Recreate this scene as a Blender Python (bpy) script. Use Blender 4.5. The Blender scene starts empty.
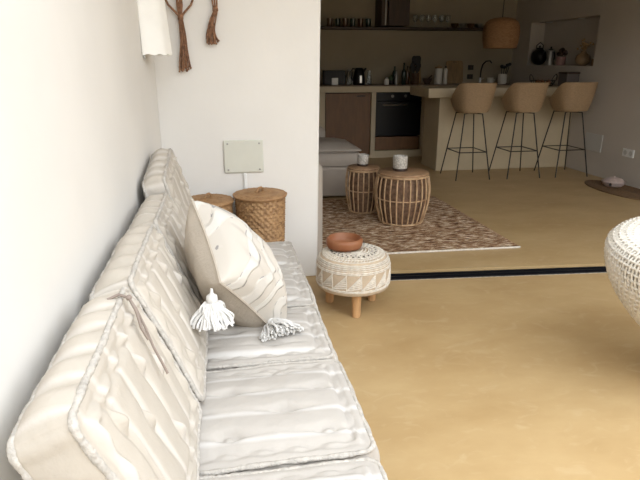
import bpy, bmesh, math, random
from mathutils import Vector, Matrix, Euler, noise
random.seed(7)
PI = math.pi
COL = bpy.context.scene.collection

# ---------------------------------------------------------------- helpers
class MB:
    def __init__(s): s.v = []; s.f = []
    def add(s, vs, fs):
        b = len(s.v); s.v += [tuple(v) for v in vs]; s.f += [tuple(i + b for i in f) for f in fs]; return s
    def box(s, x0, x1, y0, y1, z0, z1):
        return s.add([(x0,y0,z0),(x1,y0,z0),(x1,y1,z0),(x0,y1,z0),(x0,y0,z1),(x1,y0,z1),(x1,y1,z1),(x0,y1,z1)],
            [(0,3,2,1),(4,5,6,7),(0,1,5,4),(1,2,6,5),(2,3,7,6),(3,0,4,7)])
    def grid(s, fn, nu, nv, cu=False, cv=False, flip=False):
        vs = [fn(i/(nu if cu else nu-1), j/(nv if cv else nv-1)) for i in range(nu) for j in range(nv)]
        fs = []
        for i in range(nu if cu else nu-1):
            for j in range(nv if cv else nv-1):
                a = i*nv+j; b = ((i+1)%nu)*nv+j; c = ((i+1)%nu)*nv+(j+1)%nv; d = i*nv+(j+1)%nv
                fs.append((a,d,c,b) if flip else (a,b,c,d))
        return s.add(vs, fs)
    def lathe(s, prof, n=32, c=(0,0,0), mod=None):
        m = len(prof); vs = []
        for i in range(n):
            a = 2*PI*i/n
            for k, (r, z) in enumerate(prof):
                rr = r + (mod(a, k) if mod else 0)
                vs.append((c[0]+rr*math.cos(a), c[1]+rr*math.sin(a), c[2]+z))
        fs = []
        for i in range(n):
            for k in range(m-1):
                a = i*m+k; b = ((i+1)%n)*m+k
                fs.append((a, b, b+1, a+1))
        s.add(vs, fs); base = len(s.v)-len(vs)
        if prof[0][0] > 1e-5: s.f.append(tuple(base+i*m for i in reversed(range(n))))
        if prof[-1][0] > 1e-5: s.f.append(tuple(base+i*m+m-1 for i in range(n)))
        return s
    def tube(s, pts, r, n=8, closed=False, cap=True):
        pts = [Vector(p) for p in pts]; m = len(pts)
        rs = r if isinstance(r, (list, tuple)) else [r]*m
        vs = []; prev = None
        for i, p in enumerate(pts):
            if closed: t = pts[(i+1)%m]-pts[i-1]
            else: t = pts[min(i+1,m-1)]-pts[max(i-1,0)]
            if t.length < 1e-9: t = Vector((0,0,1))
            t.normalize()
            if prev is None:
                a = Vector((0,0,1)) if abs(t.z) < .9 else Vector((1,0,0))
                u = t.cross(a).normalized()
            else:
                u = prev - t*prev.dot(t)
                u = u.normalized() if u.length > 1e-6 else t.orthogonal().normalized()
            prev = u; w = t.cross(u)
            for k in range(n):
                an = 2*PI*k/n; vs.append(p+(u*math.cos(an)+w*math.sin(an))*rs[i])
        fs = []
        for i in range(m if closed else m-1):
            for k in range(n):
                a = i*n+k; b = i*n+(k+1)%n; i2 = (i+1)%m
                fs.append((a, b, i2*n+(k+1)%n, i2*n+k))
        if cap and not closed:
            fs.append(tuple(reversed(range(n)))); fs.append(tuple((m-1)*n+k for k in range(n)))
        return s.add(vs, fs)
    def ball(s, c, rx, ry=None, rz=None, nu=20, nv=12):
        ry = ry or rx; rz = rz or rx
        prof = [(math.sin(PI*k/nv), -math.cos(PI*k/nv)) for k in range(nv+1)]
        vs = []; m = nv+1
        for i in range(nu):
            a = 2*PI*i/nu
            for (r, z) in prof: vs.append((c[0]+rx*r*math.cos(a), c[1]+ry*r*math.sin(a), c[2]+rz*z))
        return s.add(vs, [(i*m+k, ((i+1)%nu)*m+k, ((i+1)%nu)*m+k+1, i*m+k+1) for i in range(nu) for k in range(nv)])
    def xf(s, M): s.v = [tuple(M @ Vector(v)) for v in s.v]; return s
    def build(s, name, mat, parent=None, bevel=0, sharp=40, sub=0, loc=None, label=None, seg=2):
        bm = bmesh.new()
        vs = [bm.verts.new(v) for v in s.v]
        for f in s.f:
            try: bm.faces.new([vs[i] for i in f])
            except ValueError: pass
        bmesh.ops.remove_doubles(bm, verts=bm.verts, dist=1e-5)
        bmesh.ops.recalc_face_normals(bm, faces=bm.faces)
        me = bpy.data.meshes.new(name); bm.to_mesh(me); bm.free()
        for p in me.polygons: p.use_smooth = True
        me.set_sharp_from_angle(angle=math.radians(sharp))
        me.materials.append(mat)
        o = bpy.data.objects.new(name, me); COL.objects.link(o)
        if parent: o.parent = parent
        if loc: o.location = loc
        if bevel:
            b = o.modifiers.new('bevel', 'BEVEL'); b.width = bevel; b.segments = seg; b.limit_method = 'ANGLE'; b.angle_limit = .6
            b.harden_normals = False
        if sub:
            b = o.modifiers.new('sub', 'SUBSURF'); b.levels = sub; b.render_levels = sub
        if label: o['label'] = label
        return o

def tag(o, label, cat, group=None):
    o['label'] = label; o['category'] = cat
    if group: o['group'] = group
    return o
def thing(name, label, cat, loc=(0,0,0), rz=0, group=None):
    o = bpy.data.objects.new(name, None); COL.objects.link(o)
    o.location = loc; o.rotation_euler = (0,0,rz); o.empty_display_size = .05
    return tag(o, label, cat, group)
def struct(o): o['kind'] = 'structure'; return o
def copy_tree(o, loc, label, rz=0, parent=None):
    c = o.copy(); COL.objects.link(c)
    if parent: c.parent = parent
    else: c.location = loc; c.rotation_euler = (0,0,rz); c['label'] = label
    for ch in list(o.children): copy_tree(ch, None, None, 0, c)
    return c
def circ(r, z, n=48, c=(0,0), wob=0, a0=0):
    return [(c[0]+r*math.cos(a0+2*PI*i/n), c[1]+r*math.sin(a0+2*PI*i/n), z+(random.uniform(-wob,wob) if wob else 0)) for i in range(n)]

# ---------------------------------------------------------------- materials
def nm(name):
    m = bpy.data.materials.new(name); m.use_nodes = True
    nt = m.node_tree; return m, nt, nt.nodes['Principled BSDF'], nt.nodes, nt.links
def mat(name, c, rough=.6, var=.0, vscale=8, bump=0, bscale=60, metal=0, trans=0, spec=None, c2=None, stretch=(1,1,1), coat=0, ior=None, thresh=(.35,.65), detail=4):
    m, nt, b, N, L = nm(name)
    b.inputs['Base Color'].default_value = (*c, 1); b.inputs['Roughness'].default_value = rough
    b.inputs['Metallic'].default_value = metal
    if trans: b.inputs['Transmission Weight'].default_value = trans
    if ior: b.inputs['IOR'].default_value = ior
    if spec is not None: b.inputs['Specular IOR Level'].default_value = spec
    tc = N.new('ShaderNodeTexCoord'); mp = N.new('ShaderNodeMapping'); mp.inputs['Scale'].default_value = stretch
    L.new(tc.outputs['Object'], mp.inputs['Vector'])
    if var or c2:
        n = N.new('ShaderNodeTexNoise'); n.inputs['Scale'].default_value = vscale; n.inputs['Detail'].default_value = detail
        L.new(mp.outputs[0], n.inputs['Vector'])
        r = N.new('ShaderNodeValToRGB'); r.color_ramp.elements[0].position = thresh[0]; r.color_ramp.elements[1].position = thresh[1]
        r.color_ramp.elements[0].color = (*(c2 or tuple(x*(1-var) for x in c)), 1)
        r.color_ramp.elements[1].color = (*(c if c2 else tuple(min(1,x*(1+var)) for x in c)), 1)
        L.new(n.outputs['Fac'], r.inputs[0]); L.new(r.outputs[0], b.inputs['Base Color'])
    if bump:
        n2 = N.new('ShaderNodeTexNoise'); n2.inputs['Scale'].default_value = bscale; n2.inputs['Detail'].default_value = 3
        L.new(mp.outputs[0], n2.inputs['Vector'])
        bp = N.new('ShaderNodeBump'); bp.inputs['Strength'].default_value = bump; bp.inputs['Distance'].default_value = .01
        L.new(n2.outputs['Fac'], bp.inputs['Height']); L.new(bp.outputs[0], b.inputs['Normal'])
    return m
def math_node(nt, op, a, b=None, c=None):
    n = nt.nodes.new('ShaderNodeMath'); n.operation = op
    for i, x in enumerate((a, b, c)):
        if x is None: continue
        if isinstance(x, (int, float)): n.inputs[i].default_value = x
        else: nt.links.new(x, n.inputs[i])
    return n.outputs[0]
def mix_col(nt, fac, a, b):
    n = nt.nodes.new('ShaderNodeMix'); n.data_type = 'RGBA'
    if isinstance(fac, (int, float)): n.inputs[0].default_value = fac
    else: nt.links.new(fac, n.inputs[0])
    for k, x in ((6, a), (7, b)):
        if isinstance(x, tuple): n.inputs[k].default_value = (*x, 1)
        else: nt.links.new(x, n.inputs[k])
    return n.outputs[2]

def fabric(name, c, stripe, period=.1, axis='Y', width=.055, blur=.05):
    m, nt, b, N, L = nm(name)
    tc = N.new('ShaderNodeTexCoord'); sp = N.new('ShaderNodeSeparateXYZ'); L.new(tc.outputs['Object'], sp.inputs[0])
    no = N.new('ShaderNodeTexNoise'); no.inputs['Scale'].default_value = 9; L.new(tc.outputs['Object'], no.inputs['Vector'])
    d = math_node(nt, 'MULTIPLY_ADD', no.outputs['Fac'], .008, sp.outputs[axis])
    fr = math_node(nt, 'FRACT', math_node(nt, 'DIVIDE', d, period))
    dist = math_node(nt, 'ABSOLUTE', math_node(nt, 'SUBTRACT', fr, .5))
    mr = N.new('ShaderNodeMapRange'); mr.inputs['From Min'].default_value = width*.6; mr.inputs['From Max'].default_value = width+blur*2
    mr.inputs['To Min'].default_value = 1; mr.inputs['To Max'].default_value = 0; L.new(dist, mr.inputs['Value'])
    n1 = N.new('ShaderNodeTexNoise'); n1.inputs['Scale'].default_value = 3; L.new(tc.outputs['Object'], n1.inputs['Vector'])
    base = mix_col(nt, n1.outputs['Fac'], tuple(x*.93 for x in c), tuple(x*1.06 for x in c))
    col = mix_col(nt, mr.outputs[0], base, stripe)
    L.new(col, b.inputs['Base Color']); b.inputs['Roughness'].default_value = .95; b.inputs['Specular IOR Level'].default_value = .15
    w = N.new('ShaderNodeTexNoise'); w.inputs['Scale'].default_value = 25; w.inputs['Detail'].default_value = 6; L.new(tc.outputs['Object'], w.inputs['Vector'])
    bp = N.new('ShaderNodeBump'); bp.inputs['Strength'].default_value = .35; bp.inputs['Distance'].default_value = .012
    L.new(w.outputs['Fac'], bp.inputs['Height']); L.new(bp.outputs[0], b.inputs['Normal'])
    return m

M = {}
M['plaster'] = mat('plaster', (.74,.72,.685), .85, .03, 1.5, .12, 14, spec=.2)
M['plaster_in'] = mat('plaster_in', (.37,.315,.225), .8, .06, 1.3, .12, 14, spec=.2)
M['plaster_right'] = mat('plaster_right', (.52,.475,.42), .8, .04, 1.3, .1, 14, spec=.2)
M['counter'] = mat('counter', (.50,.41,.27), .6, .05, 4, .08, 20)
M['worktop'] = mat('worktop', (.22,.15,.10), .5, .1, 6)
# polished cement floor
m, nt, b, N, L = nm('cement_floor')
tc = N.new('ShaderNodeTexCoord')
n1 = N.new('ShaderNodeTexNoise'); n1.inputs['Scale'].default_value = 1.6; n1.inputs['Detail'].default_value = 8; n1.inputs['Roughness'].default_value = .6
mp = N.new('ShaderNodeMapping'); mp.inputs['Scale'].default_value = (1,1.7,1); L.new(tc.outputs['Object'], mp.inputs[0]); L.new(mp.outputs[0], n1.inputs['Vector'])
r = N.new('ShaderNodeValToRGB'); r.color_ramp.elements[0].position = .3; r.color_ramp.elements[1].position = .72
r.color_ramp.elements[0].color = (.405,.27,.125,1); r.color_ramp.elements[1].color = (.52,.375,.195,1)
L.new(n1.outputs['Fac'], r.inputs[0])
n2 = N.new('ShaderNodeTexNoise'); n2.inputs['Scale'].default_value = 7; n2.inputs['Detail'].default_value = 8; n2.inputs['Distortion'].default_value = 1.5; L.new(mp.outputs[0], n2.inputs['Vector'])
mr = N.new('ShaderNodeMapRange'); mr.inputs['From Min'].default_value = .56; mr.inputs['From Max'].default_value = .75; mr.inputs['To Max'].default_value = .35; L.new(n2.outputs['Fac'], mr.inputs[0])
L.new(mix_col(nt, mr.outputs[0], r.outputs[0], (.58,.45,.28)), b.inputs['Base Color'])
b.inputs['Roughness'].default_value = .42; b.inputs['Specular IOR Level'].default_value = .35
bp = N.new('ShaderNodeBump'); bp.inputs['Strength'].default_value = .08; bp.inputs['Distance'].default_value = .01; L.new(n2.outputs['Fac'], bp.inputs['Height']); L.new(bp.outputs[0], b.inputs['Normal'])
M['floor'] = m
M['seat_fabric'] = fabric('seat_fabric', (.45,.42,.385), (.585,.565,.54))
M['back_fabric'] = fabric('back_fabric', (.48,.435,.375), (.56,.52,.47), width=.03)
M['piping'] = mat('piping', (.47,.44,.40), .95, .12, 60, .6, 90, spec=.1)
M['pillow'] = mat('pillow_linen', (.45,.395,.33), .95, .05, 12, .25, 90, spec=.1)
M['tassel'] = mat('tassel_cotton', (.66,.65,.63), .95, .06, 60, spec=.1)
M['tie'] = mat('tie_string', (.26,.21,.18), .9)
M['wicker'] = mat('wicker_brown', (.42,.25,.115), .6, 0, 30, .3, 120, c2=(.22,.115,.048), stretch=(1,1,2.2), thresh=(.35,.6))
M['wicker_lid'] = mat('wicker_lid', (.38,.22,.10), .6, 0, 30, .4, 120, c2=(.28,.15,.065), thresh=(.35,.62))
M['white_wicker'] = mat('white_wicker', (.66,.62,.55), .55, .08, 40, .2, 80)
M['white_wicker_gap_shade'] = mat('white_wicker_gap_shade', (.58,.52,.44), .8)  # darker copy of the wicker white, shade between strands put into colour
M['cushion_white'] = mat('cushion_white', (.74,.72,.68), .95, .03, 10, .2, 60)
M['rattan'] = mat('rattan_cane', (.56,.38,.22), .5, 0, 20, .2, 60, c2=(.34,.20,.10), thresh=(.3,.6))
M['lining'] = mat('rattan_lining', (.17,.10,.06), .8, .3, 30, .5, 60)
M['rattan_top'] = mat('rattan_top', (.42,.27,.155), .5, 0, 14, .2, 60, c2=(.30,.17,.09), stretch=(1,8,1))
M['stool_weave'] = mat('stool_weave', (.35,.235,.13), .7, .12, 50, .4, 100, stretch=(1,1,3))
M['black_metal'] = mat('black_metal', (.02,.016,.014), .45, metal=.3)
M['black'] = mat('black_gloss', (.006,.006,.007), .3, spec=.25)
M['black_matt'] = mat('black_matt', (.012,.012,.012), .6)
M['steel'] = mat('steel', (.6,.6,.6), .3, metal=1)
M['dull_steel'] = mat('dull_steel', (.30,.29,.27), .4, metal=.6)
M['wood_dark'] = mat('wood_dark', (.045,.022,.012), .5, .2, 6, stretch=(6,6,1))
M['wood_door'] = mat('wood_door', (.15,.068,.022), .5, .12, 5, stretch=(5,5,1))
M['wood_leg'] = mat('wood_leg', (.52,.30,.14), .5, .12, 10, stretch=(6,6,1))
M['wood_board'] = mat('wood_board', (.30,.19,.085), .6, .2, 8, stretch=(6,1,1))
M['terracotta'] = mat('terracotta', (.27,.11,.048), .55, 0, 14, .15, 40, c2=(.25,.085,.032))
M['pouf'] = mat('pouf_canvas', (.52,.42,.31), .95, .06, 30, .3, 90, spec=.1)
M['cord'] = mat('macrame_cord', (.68,.63,.55), .95, .1, 60, .5, 200, spec=.1)
M['macrame_dark'] = mat('macrame_brown', (.30,.155,.085), .9, 0, 60, .4, 100, c2=(.15,.075,.042), thresh=(.35,.6))
M['plate'] = mat('cover_plate', (.60,.60,.53), .5, .02, 10)
M['screw'] = mat('screw_grey', (.35,.35,.32), .4, metal=.5)
M['white_plastic'] = mat('white_plastic', (.75,.75,.73), .4)
M['grey_plastic'] = mat('grey_plastic', (.50,.49,.46), .5)
M['sofa_cover'] = mat('sofa_cover', (.40,.35,.30), .95, .04, 6, .3, 12, spec=.1)
M['white_ceramic'] = mat('white_ceramic', (.72,.68,.60), .35)
M['glass'] = mat('clear_glass', (.85,.88,.87), .05, trans=.9, ior=1.45)
M['green_glass'] = mat('dark_glass', (.02,.035,.025), .12)
M['brown_glass'] = mat('brown_glass', (.10,.05,.025), .2)
M['amber'] = mat('amber_ceramic', (.26,.165,.085), .35, .2, 10)
M['pink'] = mat('dusty_ceramic', (.30,.17,.15), .4)
M['dry_flower'] = mat('dry_flower', (.42,.27,.13), .9)
M['box_grey'] = mat('box_grey', (.12,.10,.09), .6)
M['leaf'] = mat('leaf_green', (.03,.06,.025), .6)
M['mat_brown'] = mat('jute_mat', (.17,.10,.05), .9, .25, 70, .5, 90)
M['bowl_pet'] = mat('bowl_pink', (.50,.40,.37), .3, .1, 30)
M['pendant'] = mat('pendant_weave', (.36,.20,.09), .7, 0, 30, .5, 90, c2=(.24,.12,.05), stretch=(1,1,4))
M['shade_white'] = mat('shade_white', (.86,.85,.81), .9, .02, 10)
M['track'] = mat('track_black', (.006,.006,.008), .35)
M['soil'] = mat('chipped_edge', (.60,.55,.48), .9, .3, 50)
# candle jar pattern
m, nt, b, N, L = nm('patterned_jar')
tc = N.new('ShaderNodeTexCoord'); v = N.new('ShaderNodeTexVoronoi'); v.inputs['Scale'].default_value = 45; v.feature = 'DISTANCE_TO_EDGE'; L.new(tc.outputs['Object'], v.inputs['Vector'])
mr = N.new('ShaderNodeMapRange'); mr.inputs['From Min'].default_value = .03; mr.inputs['From Max'].default_value = .12; L.new(v.outputs['Distance'], mr.inputs[0])
L.new(mix_col(nt, mr.outputs[0], (.36,.33,.29), (.60,.57,.52)), b.inputs['Base Color']); b.inputs['Roughness'].default_value = .4
M['jar'] = m
# rug
m, nt, b, N, L = nm('jute_rug')
tc = N.new('ShaderNodeTexCoord'); mp = N.new('ShaderNodeMapping'); mp.inputs['Scale'].default_value = (1,3.4,1); L.new(tc.outputs['Object'], mp.inputs[0])
n = N.new('ShaderNodeTexNoise'); n.inputs['Scale'].default_value = 13; n.inputs['Detail'].default_value = 5; n.inputs['Roughness'].default_value = .75; L.new(mp.outputs[0], n.inputs['Vector'])
r = N.new('ShaderNodeValToRGB'); e = r.color_ramp.elements; e[0].position = .40; e[0].color = (.12,.06,.035,1); e[1].position = .60; e[1].color = (.78,.66,.50,1)
k = e.new(.46); k.color = (.30,.17,.095,1); k = e.new(.53); k.color = (.42,.27,.16,1)
L.new(n.outputs['Fac'], r.inputs[0]); L.new(r.outputs[0], b.inputs['Base Color']); b.inputs['Roughness'].default_value = 1; b.inputs['Specular IOR Level'].default_value = .1
bp = N.new('ShaderNodeBump'); bp.inputs['Strength'].default_value = .8; bp.inputs['Distance'].default_value = .01; L.new(n.outputs['Fac'], bp.inputs['Height']); L.new(bp.outputs[0], b.inputs['Normal'])
M['rug'] = m
# embroidered pillow front: cream raised shapes with grey dashes
m, nt, b, N, L = nm('embroidered_linen')
tc = N.new('ShaderNodeTexCoord')
w = N.new('ShaderNodeTexWave'); w.inputs['Scale'].default_value = 2.6; w.inputs['Distortion'].default_value = 12; w.inputs['Detail'].default_value = 1; w.inputs['Detail Scale'].default_value = 1.6; L.new(tc.outputs['Object'], w.inputs['Vector'])
mr = N.new('ShaderNodeMapRange'); mr.inputs['From Min'].default_value = .5; mr.inputs['From Max'].default_value = .75; L.new(w.outputs['Fac'], mr.inputs[0])
base = mix_col(nt, mr.outputs[0], (.53,.49,.435), (.59,.56,.515))
n = N.new('ShaderNodeTexNoise'); n.inputs['Scale'].default_value = 26; n.inputs['Detail'].default_value = 2; L.new(tc.outputs['Object'], n.inputs['Vector'])
band = math_node(nt, 'LESS_THAN', math_node(nt, 'ABSOLUTE', math_node(nt, 'SUBTRACT', w.outputs['Fac'], .55)), .07)
spots = math_node(nt, 'GREATER_THAN', n.outputs['Fac'], .56)
L.new(mix_col(nt, math_node(nt, 'MULTIPLY', math_node(nt, 'MULTIPLY', band, spots), .75), base, (.20,.19,.20)), b.inputs['Base Color'])
bp = N.new('ShaderNodeBump'); bp.inputs['Strength'].default_value = .5; bp.inputs['Distance'].default_value = .012; L.new(mr.outputs[0], bp.inputs['Height']); L.new(bp.outputs[0], b.inputs['Normal'])
b.inputs['Roughness'].default_value = .95
M['embroidered'] = m

# ---------------------------------------------------------------- setting
TY = lambda x: 3.445 - .077*(x-.7)          # front edge of kitchen floor along the track, slightly skewed
def poly(pts, z0, z1):
    mb = MB(); n = len(pts)
    mb.add([(x,y,z0) for x,y in pts]+[(x,y,z1) for x,y in pts], [tuple(reversed(range(n))), tuple(range(n,2*n))]+[(i,(i+1)%n,n+(i+1)%n,n+i) for i in range(n)])
    return mb
WX = .578                                   # end of the white wall
fl = poly([(-3,-6),(9,-6),(9,TY(9)-.18),(WX,TY(WX)-.18),(WX,3.62),(-3,3.62)], -.12, 0)
struct(fl.build('floor', M['floor']))
struct(poly([(-3,3.62),(WX,3.62),(WX,TY(WX)),(9,TY(9)),(9,9.4),(-3,9.4)], -.12, 0).build('floor', M['floor']))
# left wall, slightly out of square
struct(poly([(-.47,-2),(-.345,3.4),(-.7,3.4),(-.7,-2)], 0, 2.7).build('wall_left', M['plaster'], bevel=.01))
struct(MB().add([(-.9,3.4,0),(WX,3.4,0),(WX,3.62,0),(-.9,3.62,0),(-.9,3.4,2.75),(WX+.038,3.4,2.75),(WX+.038,3.62,2.75),(-.9,3.62,2.75)],[(0,3,2,1),(4,5,6,7),(0,1,5,4),(1,2,6,5),(2,3,7,6),(3,0,4,7)]).build('wall_center', M['plaster'], bevel=.012))
struct(MB().box(WX,5.2,3.25,3.50,2.22,2.75).build('wall_lintel', M['plaster'], bevel=.012))
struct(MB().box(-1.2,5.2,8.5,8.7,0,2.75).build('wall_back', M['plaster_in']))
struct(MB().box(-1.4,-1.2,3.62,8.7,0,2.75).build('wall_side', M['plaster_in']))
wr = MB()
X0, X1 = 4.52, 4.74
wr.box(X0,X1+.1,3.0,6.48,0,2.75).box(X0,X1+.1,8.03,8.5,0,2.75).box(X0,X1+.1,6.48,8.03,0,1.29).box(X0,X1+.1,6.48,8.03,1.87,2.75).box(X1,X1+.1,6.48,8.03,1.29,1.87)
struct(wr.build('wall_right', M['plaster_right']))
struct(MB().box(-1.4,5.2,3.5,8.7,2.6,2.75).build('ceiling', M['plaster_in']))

# sliding door track in the gap between the two floors
t = thing('door_track', 'black recessed sliding door track crossing the floor at the kitchen opening', 'door track')
def strip(y0, y1, z0, z1, mb=None):
    mb = mb or MB(); xs = (WX+.005, 4.515)
    mb.add([(x, TY(x)+y, z) for x in xs for y in (y0, y1) for z in (z0, z1)], [(0,1,3,2),(4,6,7,5),(0,4,5,1),(2,3,7,6),(0,2,6,4),(1,5,7,3)])
    return mb
strip(-.178,-.002,-.035,-.028).build('channel', M['track'], t)
for y in (-.14,-.09,-.045): strip(y-.004,y+.004,-.0279,-.006).build('rail', M['track'], t)
strip(-.177,-.168,-.0279,-.001).build('edge_strip', M['soil'], t, label='pale chipped edge strip')

# ---------------------------------------------------------------- mattress cushions
def cell(x, y, s):
    return (abs(math.sin(PI*(y/.1+.5)))**.45)
def mattress_pt(u, v, w, W, L_, T, tufts, seed, puff=.028, rows=True, bul=.028):
    x, y, z = u*W/2, v*L_/2, w*T/2
    # round corners in plan
    cr = .032
    ax, ay = abs(x)-(W/2-cr), abs(y)-(L_/2-cr)
    if ax > 0 and ay > 0:
        mx = max(ax, ay); d = math.hypot(ax, ay)
        k = mx/d
        x = math.copysign(W/2-cr+ax*k, x); y = math.copysign(L_/2-cr+ay*k, y)
    if abs(w) > .999:
        e = (1-abs(u)**6)*(1-abs(v)**6)
        h = puff*(1-abs(u)**5)*(1-abs(v)**3)
        for (tx, ty) in tufts:
            dx, dy = x-tx, y-ty
            if abs(dx) < .16 and abs(dy) < .09: h -= e*(.023*math.exp(-(dx/.026)**2-(dy/.015)**2)+.012*math.exp(-(dx/.085)**2-(dy/.008)**2))
        h += e*.005*(cell(x,y,seed)-1)
        # welt line just inside the edge roll
        m = min(W/2-abs(x), L_/2-abs(y)); h -= .017*math.exp(-((m-.042)/.012)**2)*(1+.3*math.sin(70*(x+y)))
        z += math.copysign(h, w)
    q = 1-w*w
    if abs(u) > .999: x += math.copysign(bul*q*(.15+.85*abs(math.cos(PI*y/.1+seed)))*(1-v**8), u)
    if abs(v) > .999: y += math.copysign(bul*.4*q*(.15+.85*abs(math.cos(PI*x/.1+seed)))*(1-u**8), v)
    n = noise.noise_vector(Vector((x*4+seed*3.1, y*4, z*4)))*.007 + noise.noise_vector(Vector((x*14+seed, y*14, z*10)))*.002
    return (x+n.x*.8, y+n.y*.8, z+n.z)
def mattress(name, W, L_, T, mt, label, cat, group, seed, tufts, loc, rot=(0,0,0), puff=.028):
    root = bpy.data.objects.new(name, None); COL.objects.link(root); root.empty_display_size = .05
    root.location = loc; root.rotation_euler = rot; tag(root, label, cat, group)
    mb = MB(); nx, ny, nz = int(W/.0068), int(L_/.0058), max(8, int(T/.012))
    P = lambda u, v, w: mattress_pt(u, v, w, W, L_, T, tufts, seed, puff)
    for s in (-1, 1):
        mb.grid(lambda a, b: P(a*2-1, b*2-1, s), nx, ny, flip=s < 0)
        mb.grid(lambda a, b: P(s, a*2-1, b*2-1), ny, nz, flip=s < 0)
        mb.grid(lambda a, b: P(a*2-1, s, b*2-1), nx, nz, flip=s > 0)
    mb.build('cover', mt, root, sharp=180)
    rnd = random.Random(seed)
    for s in (-1, 1):
        path = []; N = 110
        for k in range(4*N):
            e, f = divmod(k, N); f = f/N*2-1
            u, v = [(f, -1), (1, f), (-f, 1), (-1, -f)][e]; f2 = f
            x, y, z = P(u, v, s)
            path.append(Vector((x*.992+rnd.uniform(-1,1)*.0005, y*.992+rnd.uniform(-1,1)*.0005, z-s*.003+rnd.uniform(-1,1)*.0005)))
        rs = [.0075+.0008*math.sin(k*.35+seed)+rnd.uniform(-1,1)*.0007 for k in range(len(path))]
        MB().tube(path, rs, 8, closed=True).build('piping', M['piping'], root, sharp=180)
    return root
def tufts(W, L_, seed):
    out = []; k = seed; y = -L_/2+.1
    while y < L_/2-.05:
        xs = (-.17, .13) if k % 2 else (-.03, .22)
        out += [(x+random.uniform(-.015,.015), y) for x in xs]; k += 1; y += .1
    return out
seats = [(.22,.68,'closest to the photographer'),(.70,1.145,'second closest, beside the front end of the backrest'),(1.167,1.64,'closest cushion seen whole, with nothing lying on it'),(1.662,2.08,'carrying the lowest pillow corner and its spread tassel'),(2.10,2.51,'right behind the embroidered pillow'),(2.53,2.955,'at the far end, in front of the wicker baskets')]
lab = ['cream tufted seat cushion, mostly below the picture edge, nearest of the row',
 'cream tufted seat cushion along the bottom edge of the picture, only its far part showing',
 'large bare cream tufted seat cushion, the nearest one seen whole',
 'cream tufted seat cushion under the pillow tassels, just behind the bare one',
 'cream tufted seat cushion beyond the pillow, between the last one and the tassel one',
 'cream tufted seat cushion at the far end, touching the wicker baskets']
for i, (a, b_, _) in enumerate(seats):
    if i == 0: continue
    mattress('seat_cushion', .66, b_-a, .15, M['seat_fabric'], lab[i], 'seat cushion', 'tufted seat cushions in a row', 11+i*7,
             tufts(.66, b_-a, i), (.02+random.uniform(-.006,.006), (a+b_)/2, .322), (0,0,random.uniform(-.012,.012)))
# low plaster bench under the cushions
tag(MB().box(-.325,.30,.1,2.95,0,.205).build('bench', M['plaster'], bevel=.02), 'low white plaster bench carrying the row of tufted cushions', 'bench')
# back cushions: local x = height, local z = thickness, leaning back on the wall
def back_cushion(y0, y1, h, T, lean, zb, xb, label, seed, tilt=0):
    # base edge (front bottom) at xb, zb
    c, s = math.cos(lean), math.sin(lean)
    up = Vector((-s,0,c)); nr = Vector((c,0,s))
    ctr = Vector((xb,(y0+y1)/2,zb)) + up*h/2 - nr*T/2
    R_ = Matrix((up, Vector((0,1,0)), nr)).transposed()      # columns x=up, y, z=normal
    # right-handed check: up x y = nr*-1 -> flip y
    R_ = Matrix((up, Vector((0,-1,0)), nr)).transposed()
    if tilt: R_ = Matrix.Rotation(tilt, 3, 'X') @ R_
    return mattress('back_cushion', h, y1-y0, T, M['back_fabric'], label, 'back cushion', 'tufted back cushions against the wall', seed,
        [(x+random.uniform(-.01,.01), y) for k, y in enumerate([-.16,-.05,.06,.17]) for x in ((-.1,.1) if k % 2 else (0.02,))], tuple(ctr), tuple(R_.to_euler()), puff=.014)
back_cushion(.80,1.37,.412,.108,.40,.445,-.094,'beige tufted back cushion nearest the photographer, with the dark string tie on it',31)
bc = back_cushion(1.385,1.92,.412,.112,.40,.445,-.086,'beige tufted back cushion second from the near end, reaching the hanging pillow tassel',32)
back_cushion(1.935,2.42,.412,.108,.40,.445,-.082,'beige tufted back cushion directly behind the embroidered pillow',33)
back_cushion(2.44,2.93,.485,.095,.27,.445,-.118,'taller beige tufted back cushion in the corner, at the far end',34,tilt=.13)
# string tie hanging over cushion front
t = MB()
for pts in ([(-0.232,1.262,0.831),(-0.216,1.245,0.811),(-0.198,1.230,0.771),(-0.180,1.205,0.731),(-0.162,1.190,0.696),(-0.150,1.180,0.671)],[(-0.232,1.262,0.831),(-0.214,1.235,0.808),(-0.202,1.205,0.781),(-0.188,1.200,0.751)],[(-0.232,1.262,0.831),(-0.255,1.270,0.838),(-0.280,1.260,0.831)]):
    t.tube(pts, .0035, 6)
t.ball((-0.232,1.262,0.832),.007)
tag(t.build('string_tie', M['tie']), 'thin dark string tie dangling over the front of the nearest back cushion', 'string')

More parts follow.
